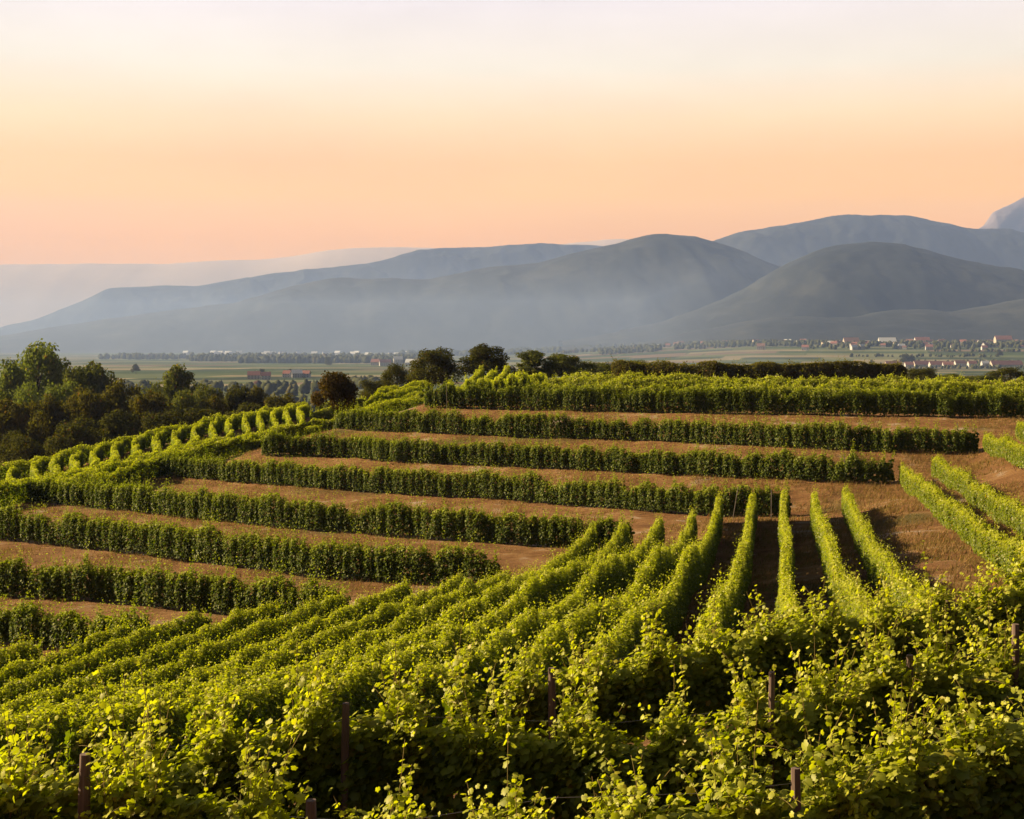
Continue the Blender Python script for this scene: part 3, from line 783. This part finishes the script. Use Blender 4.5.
for px, py, Y, lean, lab in [(731, 486, 83.2, (.16, -.02), 'thin grey end stake leaning right at the end of the fourth terrace row'),
                             (845, 455, 90.6, (-.08, 0), 'thin pale stake standing in the third terrace row near its right end'),
                             (955, 423, 97.6, (.02, 0), 'thin pale stake in the second terrace row near its right end'),
                             (447, 383, 123.4, (0, 0), 'pale stake at the left end of the tall topmost terrace row'),
                             (770, 489, 83.0, (.0, 0), 'thin stake behind the heads of the descending rows'),
                             (341, 414, 127.5, (0, 0), 'pale stake beside the trunk of the lone dark tree')]:
    post(px_x(px, Y), Y - .45, px_z(py, Y), .026, lab, lean, 'greypost', 'thin stakes at the terrace rows')

# ------------------------------------------------------------------ grass on banks and alleys
def grass(n, xr, yr, seed, mat, hmin, hmax, name='grass'):
    g = np.random.default_rng(seed)
    x = g.uniform(*xr, n); y = g.uniform(*yr, n)
    dens = noise2(x / 3.2, y / 3.2, seed, 3) + .25 * noise2(x / .8, y / .8, seed + 1, 2)
    vis = np.abs(x) < y * .40 + 3
    k = (dens > -.05) & vis
    x, y = x[k], y[k]; n = len(x)
    z = ground(x, y, True) - .02
    a = g.uniform(0, 2 * math.pi, n); hgt = g.uniform(hmin, hmax, n); wd = g.uniform(.012, .03, n)
    lean = g.normal(0, .35, (n, 2)) + np.array([.25, -.2])
    b = np.stack([x, y, z], 1); s = np.stack([np.cos(a), np.sin(a), 0 * a], 1) * wd[:, None]
    tip = b + np.stack([lean[:, 0] * hgt, lean[:, 1] * hgt, hgt], 1)
    V = np.stack([b - s, b + s, tip], 1).reshape(-1, 3)
    o = link(name, np_mesh(name, V, np.arange(n * 3), np.arange(n) * 3, g.random(n)), mat)
    return tag(o, kind='stuff')
M['straw'] = leaf_mat('dry_grass_blade', (.15, .085, .038), (.30, .18, .075), (.17, .13, .04), .3, tcol=(.12, .12, .08), gloss=0)
grass(380000, (-48, 44), (26, 130), 5, M['straw'], .08, .26, 'dry_grass')
grass(55000, (12, 40), (34, 98), 9, M['straw'], .12, .40, 'bank_grass')

M['weed'] = leaf_mat('weed_blade', (.045, .06, .015), (.10, .105, .03), (.16, .15, .05), .3, tcol=(.18, .2, .05), gloss=0)
grass(45000, (-48, 44), (26, 130), 21, M['weed'], .06, .2, 'weeds')

# ------------------------------------------------------------------ trees
def tree_proto(seed, nl=9, leafn=9000, leaf=.034, spread=.5, crown_lo=.30, cone=0.0):
    """unit-height tree: tapered trunk, limbs, crown of leaf clumps with gaps"""
    g = np.random.default_rng(seed); random.seed(seed)
    b = MB()
    tp = [(0, 0, -.03), (.01, .005, .12), (.0, .015, .28), (.02, .0, .5), (.01, .01, .72)]
    b.tube(tp, [.036, .027, .022, .014, .006], 8, wob=.08)
    blobs = []
    for i in range(nl):
        t = (i + .5) / nl
        a = i * 2.4 + random.uniform(-.4, .4)
        z0 = crown_lo * .75 + (.62 - crown_lo * .75) * t
        rr = spread * (1 - .55 * t if not cone else (1 - t) * .9 + .12) * random.uniform(.6, 1.0)
        z1 = crown_lo + (.86 - crown_lo) * t + random.uniform(-.04, .06)
        e = (math.cos(a) * rr, math.sin(a) * rr, z1)
        m_ = (e[0] * .45, e[1] * .45, z0 + (z1 - z0) * .6)
        b.tube([(0, 0, z0), m_, e], [.012, .008, .003], 5)
        blobs.append((e[0], e[1], e[2], random.uniform(.14, .24) * (1 - .3 * t) * (spread / .45)))
    for i in range(nl + 4):
        a = random.uniform(0, 6.28); t = random.random()
        rr = spread * .95 * random.random() ** .5 * (1 - .5 * t)
        blobs.append((math.cos(a) * rr, math.sin(a) * rr, crown_lo + .08 + (.80 - crown_lo) * t, random.uniform(.08, .18) * (spread / .45)))
    blobs.append((0, 0, .86, .14))
    trunk = b.mesh('trunk', True); trunk.materials.append(M['treebark'])
    bl = np.array(blobs); wts = bl[:, 3] ** 2; idx = g.choice(len(bl), leafn, p=wts / wts.sum())
    d = norm(g.normal(0, 1, (leafn, 3))); r = g.random(leafn) ** .30
    r = r * (1 + .25 * noise2(d[:, 0] * 3 + idx, d[:, 2] * 3, seed, 2))
    P = bl[idx, :3] + d * (bl[idx, 3] * r)[:, None] * np.array([1, 1, .8])
    n = d * .8 + np.array([0, 0, .45]) + g.normal(0, .5, (leafn, 3))
    me = leaf_mesh('crown', P, n, g.normal(0, 1, (leafn, 3)) + np.array([0, 0, -.5]), leaf * g.uniform(.6, 1.3, leafn), np.clip(g.normal(.2, .2, leafn), 0, 1), FAR_T)
    me.materials.append(M['tree'])
    zmax = P[:, 2].max(); wid = np.percentile(np.hypot(P[:, 0], P[:, 1]), 97)
    return trunk, me, zmax, wid
PROT = [tree_proto(301), tree_proto(302, 11, 10000, .034, .55, .22), tree_proto(303, 8, 8000, .036, .42, .34), tree_proto(304, 12, 9000, .03, .36, .18, cone=1), tree_proto(305, 10, 10000, .032, .6, .12), tree_proto(306, 9, 8000, .036, .42, .44)]
def tree(px, ytop, Y, wpx, label, group, tint, kind=0, name='tree', base=None, sink=0.0):
    tr, cr, zmax, wid = PROT[kind]
    x = px_x(px, Y); zb = (gz(x, Y) if base is None else base) - sink
    h = px_z(ytop, Y) - zb
    sw = (wpx / 2 / F_PX * Y) / wid
    r = empty(name, (x, Y, zb), random.uniform(0, 6.28))
    r.scale = (sw, sw, h / zmax)
    for nm, me in (('trunk', tr), ('crown', cr)):
        o = bpy.data.objects.new(nm, me); C.objects.link(o); o.parent = r
        o.color = (*tint, 1)
    return tag(r, label, 'tree', group)
random.seed(99)
OL, DK, BR, GR, BL = (1.15, 1.15, 1.0), (.72, .66, .56), (1.05, .86, .62), (1.5, 1.65, 1.45), (1.0, 1.25, 1.2)
WOOD = [
    (38, 340, 300, 74, GR, 1, 'tallest tree of the left wood, broad rounded grey-green crown against the haze'),
    (8, 357, 285, 60, GR, 0, 'grey-green tree at the left edge beside the tallest tree of the wood'),
    (92, 361, 282, 56, OL, 2, 'rounded green tree right of the tallest one in the left wood'),
    (70, 366, 270, 50, OL, 0, 'green tree between the tallest tree and its rounded right neighbour'),
    (25, 378, 250, 56, GR, 4, 'pale green low tree in front of the tallest tree of the wood'),
    (58, 380, 245, 50, GR, 1, 'pale green tree in front of and right of the tallest tree'),
    (179, 364, 262, 48, OL, 3, 'pointed dense green tree standing alone above the middle of the left wood'),
    (150, 378, 255, 50, OL, 4, 'olive tree left of the pointed dense green tree'),
    (208, 382, 250, 40, OL, 1, 'olive tree right of the pointed dense green tree'),
    (120, 378, 212, 62, BR, 0, 'broad brown-green tree in the middle front of the left wood'),
    (85, 386, 208, 56, BR, 1, 'brown-green tree left of the broad brown one in the wood'),
    (48, 394, 205, 60, BR, 0, 'reddish brown tree in front of the pale green trees at left'),
    (6, 398, 200, 62, BR, 2, 'reddish brown tree at the left edge of the picture'),
    (150, 390, 208, 50, BR, 2, 'brown-green tree right of the broad brown one in the wood'),
    (186, 388, 212, 48, OL, 1, 'dark olive tree in front of the pointed dense green tree'),
    (214, 394, 212, 44, BR, 0, 'brown tree in the right half of the left wood'),
    (236, 384, 222, 38, DK, 2, 'dark upright tree left of the red far roof'),
    (256, 386, 222, 36, BR, 3, 'reddish brown upright tree below the red far roof'),
    (278, 392, 220, 40, BR, 1, 'brown tree at the right end of the left wood'),
    (300, 400, 214, 34, DK, 0, 'small dark tree at the ridge crest left of the lone tree'),
    (18, 428, 172, 74, DK, 4, 'low dark bushy tree nearest the ridge at the left edge'),
    (72, 418, 180, 66, DK, 1, 'dark tree just beyond the ridge, second from the left edge'),
    (118, 408, 186, 60, DK, 0, 'dark tree just beyond the ridge under the broad brown tree'),
    (162, 406, 190, 56, DK, 4, 'dark bushy tree beyond the middle of the ridge crest'),
    (204, 406, 192, 50, DK, 1, 'dark tree beyond the ridge crest right of its middle'),
    (246, 402, 196, 46, DK, 2, 'dark tree beyond the ridge crest near its right end'),
    (-20, 380, 240, 60, OL, 1, 'olive tree cut by the left edge of the picture'),
]
for px, yt, Y, wpx, tint, kind, lab in WOOD:
    tree(px, yt, Y, wpx, lab, 'trees of the left wood', tint, kind)
HT = [
    (432, 347, 176, 56, DK, 1, 'dark round tree behind the slanting hilltop rows, left of its taller twin'),
    (483, 343, 178, 60, DK, 0, 'tallest dark tree on the hilltop, behind the slanting rows'),
    (397, 361, 182, 42, DK, 4, 'smaller dark tree left of the two tall hilltop trees'),
    (372, 378, 178, 34, DK, 4, 'low dark bush right of the lone red-brown tree, beyond the ridge'),
    (532, 350, 182, 44, OL, 3, 'olive tree with pointed top right of the two tall hilltop trees'),
    (562, 353, 182, 46, OL, 1, 'olive rounded tree in the middle of the hilltop tree group'),
    (595, 360, 182, 62, OL, 4, 'low olive bush right of the rounded olive tree'),
    (630, 359, 182, 60, OL, 4, 'dark low bush at the left end of the flat-topped olive row'),
    (660, 363, 178, 52, OL, 4, 'small olive bush behind the left end of the flat-topped row'),
    (921, 367, 178, 46, DK, 4, 'dark bush at the right end of the flat-topped olive row'),
    (952, 373, 182, 44, OL, 4, 'low olive bush in front of the far red roofs'),
    (980, 375, 184, 44, OL, 1, 'low olive bush second from the right edge on the hilltop'),
    (1010, 366, 184, 60, DK, 4, 'dark olive bushy tree at the right edge on the hilltop'),
]
for px, yt, Y, wpx, tint, kind, lab in HT:
    tree(px, yt, Y, wpx, lab, 'trees beyond the hilltop', tint, kind)
tree(335, 371, 126.3, 46, 'lone small red-brown tree with bare dark trunk at the ridge end', None, (.80, .50, .44), 5, name='lone_tree')

# ------------------------------------------------------------------ far plain: tree belts, single trees, houses
def belt(name, spans, n, hmin, hmax, seed, tint=(1, 1, 1)):
    """a far wood that reads as one mass: many small crowns in one object"""
    g = np.random.default_rng(seed); V = []; Fc = []; base = 0
    ico = []
    for i in range(5):
        for j in range(8):
            th = math.pi * (i + .5) / 5; ph = 2 * math.pi * (j + .5 * (i % 2)) / 8
            ico.append((math.sin(th) * math.cos(ph), math.sin(th) * math.sin(ph), math.cos(th)))
    ico = np.array(ico); fc = []
    for i in range(4):
        for j in range(8):
            fc.append((i * 8 + j, (i + 1) * 8 + j, (i + 1) * 8 + (j + 1) % 8, i * 8 + (j + 1) % 8))
    fc.append(tuple(range(8)))
    for k in range(n):
        x0, x1, Y0, Y1 = spans[g.integers(len(spans))]
        Y = g.uniform(Y0, Y1); x = px_x(g.uniform(x0, x1), Y); h = g.uniform(hmin, hmax); r = h * g.uniform(.35, .6)
        z = float(plain_z(x, Y))
        v = ico * np.array([r, r, h * .55]) * (1 + g.normal(0, .16, (len(ico), 1))) + np.array([x, Y, z + h * .45])
        V.append(v); Fc += [tuple(i + base for i in f) for f in fc]; base += len(v)
    V = np.concatenate(V)
    loops = np.concatenate([np.array(f) for f in Fc]); ln = np.array([len(f) for f in Fc])
    me = np_mesh(name, V, loops, np.concatenate([[0], np.cumsum(ln)[:-1]]), np.repeat(g.random(n), len(fc)))
    return tag(link(name, me, M['woods']), kind='stuff')
M['woods'] = leaf_mat('far_wood_leaf', (.03, .035, .014), (.06, .065, .025), (.075, .075, .03), .1, tcol=(.1, .1, .05), gloss=0)
belt('far_wood', [(100, 420, 4300, 4600), (190, 420, 3900, 4200), (240, 420, 3600, 3800)], 800, 10, 20, 1)
belt('far_wood', [(480, 720, 5600, 6100), (400, 560, 5200, 5500)], 500, 12, 22, 2)
belt('far_wood', [(600, 660, 4100, 4300), (675, 800, 4100, 4300), (560, 830, 4600, 4750)], 420, 8, 16, 3)
belt('far_wood', [(760, 1024, 4700, 4900), (690, 860, 4350, 4500), (860, 1030, 4050, 4150), (800, 1030, 3880, 4300), (800, 1030, 4300, 4900)], 760, 8, 16, 4)
belt('far_wood', [(90, 330, 1500, 1700), (180, 320, 1150, 1300), (330, 420, 1700, 1900)], 320, 6, 13, 5)
belt('far_wood', [(860, 1040, 2900, 2960), (880, 1040, 3150, 3300), (850, 1000, 3500, 3560), (930, 1040, 3760, 3800)], 260, 4, 9, 6)
for k, (px, Y, h, lab) in enumerate([(136, 2500, 18, 'dusky lone far tree on the pale field beyond the left wood'), (405, 2100, 16, 'far dark tree on the plain left of the tall hilltop trees'), (328, 3300, 22, 'tall far tree above the belt on the left plain'),
                                     (872, 3100, 15, 'far tree at the left end of the red-roofed village'), (905, 3200, 24, 'tall far tree among the red roofs at right'), (912, 3200, 22, 'second tall far tree among the red roofs at right'),
                                     (1000, 3500, 20, 'far tree behind the long red roof at the right edge'), (935, 4000, 16, 'far tree on the pale fields behind the red roofs'), (262, 2300, 14, 'far tree beside the red-roofed house on the left plain'), (290, 2300, 13, 'far tree between the red house and the white houses')]):
    x = px_x(px, Y); z = float(plain_z(x, Y))
    tree(px, HOR - (z + h) / Y * F_PX, Y, h * .9 / Y * F_PX, lab, 'single trees on the plain', DK, [0, 1, 4][k % 3], base=z)

def flat_mat(name, c1, c2):
    return noisy_mat(name, c1, c2, .4)
WALLS = [flat_mat('white_plaster', (.36, .345, .32), (.48, .46, .43)), flat_mat('cream_plaster', (.34, .29, .23), (.42, .37, .30)), flat_mat('grey_plaster', (.34, .33, .32), (.46, .45, .44))]
ROOFS = [flat_mat('red_tiles', (.20, .085, .062), (.30, .135, .10)), flat_mat('brown_tiles', (.14, .07, .05), (.22, .12, .085)), flat_mat('pale_sheet_roof', (.48, .48, .48), (.62, .61, .60))]
GLASS = flat_mat('dark_window', (.03, .035, .04), (.06, .065, .07))
def house(px, Y, w, d, h, wall, roof, label, group, rz=0.0, name='house', hip=False, zoff=0):
    x = px_x(px, Y); z = float(plain_z(x, Y)) + zoff
    r = empty(name, (x, Y, z), rz)
    b = MB(); b.box(0, 0, h / 2 - .5, w, d, h + 1)
    rh = d * .5
    b.poly([(-w / 2, -d / 2, h), (-w / 2, d / 2, h), (-w / 2, 0, h + rh)]); b.poly([(w / 2, -d / 2, h), (w / 2, 0, h + rh), (w / 2, d / 2, h)])
    b.build('wall', WALLS[wall], r)
    b = MB(); o = .5; t = .3
    for s in (-1, 1):
        e = (-w / 2 - o, s * (d / 2 + o), h - .25); f = (w / 2 + o, s * (d / 2 + o), h - .25); g_ = (w / 2 + o, 0, h + rh + .1); k = (-w / 2 - o, 0, h + rh + .1)
        up = lambda p: (p[0], p[1], p[2] + t)
        b.poly([up(e), up(f), up(g_), up(k)][::s]); b.poly([e, f, g_, k][::-s]); b.poly([e, f, up(f), up(e)]); b.poly([e, k, up(k), up(e)]); b.poly([f, g_, up(g_), up(f)])
    ro = b.build('roof', ROOFS[roof], r)
    MB().box(w * .22, d * .12, h + rh + .3, .9, .9, 2.0).build('chimney', WALLS[wall], ro)
    nw = max(2, min(6, int(w / 4)))
    for fl in range(max(1, int(h / 3))):
        for i in range(nw):
            MB().box(-w / 2 + w * (i + .5) / nw, -d / 2 - .03, 1.6 + 3 * fl, 1.2, .1, 1.5).build('window', GLASS, r)
    return tag(r, label, 'house', group)
for px, Y, w, d, h, wl, rf, lab in [
    (254, 2150, 19, 12, 6, 1, 0, 'red-roofed house with cream walls among trees beyond the left wood'),
    (266, 2120, 14, 11, 6, 0, 0, 'low red-roofed outbuilding right of the cream-walled far house'),
    (287, 2250, 12, 10, 6, 0, 0, 'small white house with red roof on the left plain'),
    (297, 2230, 16, 11, 7, 0, 2, 'bright white house right of the small one on the left plain'),
    (306, 2240, 13, 10, 6, 0, 0, 'white red-roofed house nearest the lone dark tree'),
    (376, 3300, 22, 14, 8, 1, 0, 'far pinkish house left of the white tower block behind the hilltop trees'),
    (385, 3250, 26, 14, 8, 0, 0, 'far red-roofed house just left of the white tall house'),
    (398, 3250, 20, 14, 15, 0, 2, 'tall white building far behind the hilltop trees'),
    (413, 3300, 34, 16, 7, 2, 2, 'long pale shed right of the tall white building')]:
    house(px, Y, w, d, h, wl, rf, lab, 'houses on the left plain', rz=.2 * math.sin(px))
for k, (px, Y, w, d, h, wl, rf, lab) in enumerate([
    (893, 3050, 34, 16, 4.5, 1, 0, 'red-roofed house at the left end of the far village'),
    (909, 3020, 18, 12, 6, 0, 0, 'white-walled house just right of the two tall far trees'),
    (922, 3080, 38, 16, 4.5, 1, 0, 'long low red roof left of the middle of the far village'),
    (937, 3050, 34, 15, 5, 0, 0, 'red roof with pale gable in the middle of the far village'),
    (948, 3020, 22, 13, 6, 2, 0, 'grey-walled red-roofed house in the far village'),
    (960, 3080, 24, 13, 7, 0, 1, 'white house with brown roof in the far village'),
    (972, 3060, 18, 12, 7, 0, 0, 'narrow white house right of the brown-roofed one in the far village'),
    (985, 3020, 16, 10, 9, 0, 2, 'bright white tall house left of the long red roof'),
    (1006, 3060, 70, 18, 4.5, 1, 0, 'very long red roof at the right edge of the far village'),
    (1040, 3100, 30, 14, 6, 0, 0, 'red-roofed house beyond the right edge of the far village')]):
    house(px, Y, w, d, h, wl, rf, lab, 'red-roofed houses of the far village', rz=.12 * math.sin(px * 3))
for px, Y, w, d, h, wl, rf, lab in [(851, 4300, 46, 26, 9, 1, 1, 'large cream hall with brown roof in the far town, left of the white one'), (887, 4300, 52, 26, 9, 0, 2, 'large white hall in the far town'),
                                    (922, 4400, 46, 22, 12, 0, 0, 'white block right of the large white hall in the far town'), (1003, 4300, 50, 24, 16, 1, 0, 'orange-roofed cream block in the far town at right')]:
    house(px, Y, w, d, h, wl, rf, lab, 'large buildings of the far town', rz=0, name='hall')
g = np.random.default_rng(55)
protos = {}
for i in range(84):
    px = g.uniform(650, 1040) if i % 3 else g.uniform(830, 1040)
    Y = g.uniform(3850, 4850)
    if px < 760: Y = g.uniform(4400, 4850)
    wl = int(g.choice([0, 0, 1, 2])); rf = int(g.choice([0, 0, 1, 2]))
    key = (wl, rf)
    lab = 'tiny far-off house with %s walls and %s roof in the hazy town below the foothill' % (['white', 'cream', 'grey'][wl], ['red', 'brown', 'pale'][rf])
    x = px_x(px, Y)
    if key not in protos:
        protos[key] = house(px, Y, 18, 12, 8, wl, rf, lab, lab.replace('tiny far-off house', 'far houses'), rz=g.uniform(-.5, .5))
    else:
        s = protos[key]; c = s.copy(); C.objects.link(c); c.location = (x, Y, float(plain_z(x, Y))); c.rotation_euler = (0, 0, g.uniform(-.5, .5))
        for ch in s.children:
            d = ch.copy(); C.objects.link(d); d.parent = c
            for gg in ch.children:
                e = gg.copy(); C.objects.link(e); e.parent = d
        k = g.uniform(.6, 1.25); c.scale = (k, k, k)
protos = {}
for i in range(26):
    px = g.uniform(170, 420); Y = g.uniform(4700, 5600)
    lab = 'tiny pale house in the hazy village beyond the left tree belt'
    if not protos:
        protos[0] = house(px, Y, 22, 14, 10, 0, 2, lab, 'pale houses in the hazy left village')
    else:
        s = protos[0]; c = s.copy(); C.objects.link(c); x = px_x(px, Y); c.location = (x, Y, float(plain_z(x, Y))); c.rotation_euler = (0, 0, g.uniform(-.5, .5))
        for ch in s.children:
            d = ch.copy(); C.objects.link(d); d.parent = c
            for gg in ch.children:
                e = gg.copy(); C.objects.link(e); e.parent = d
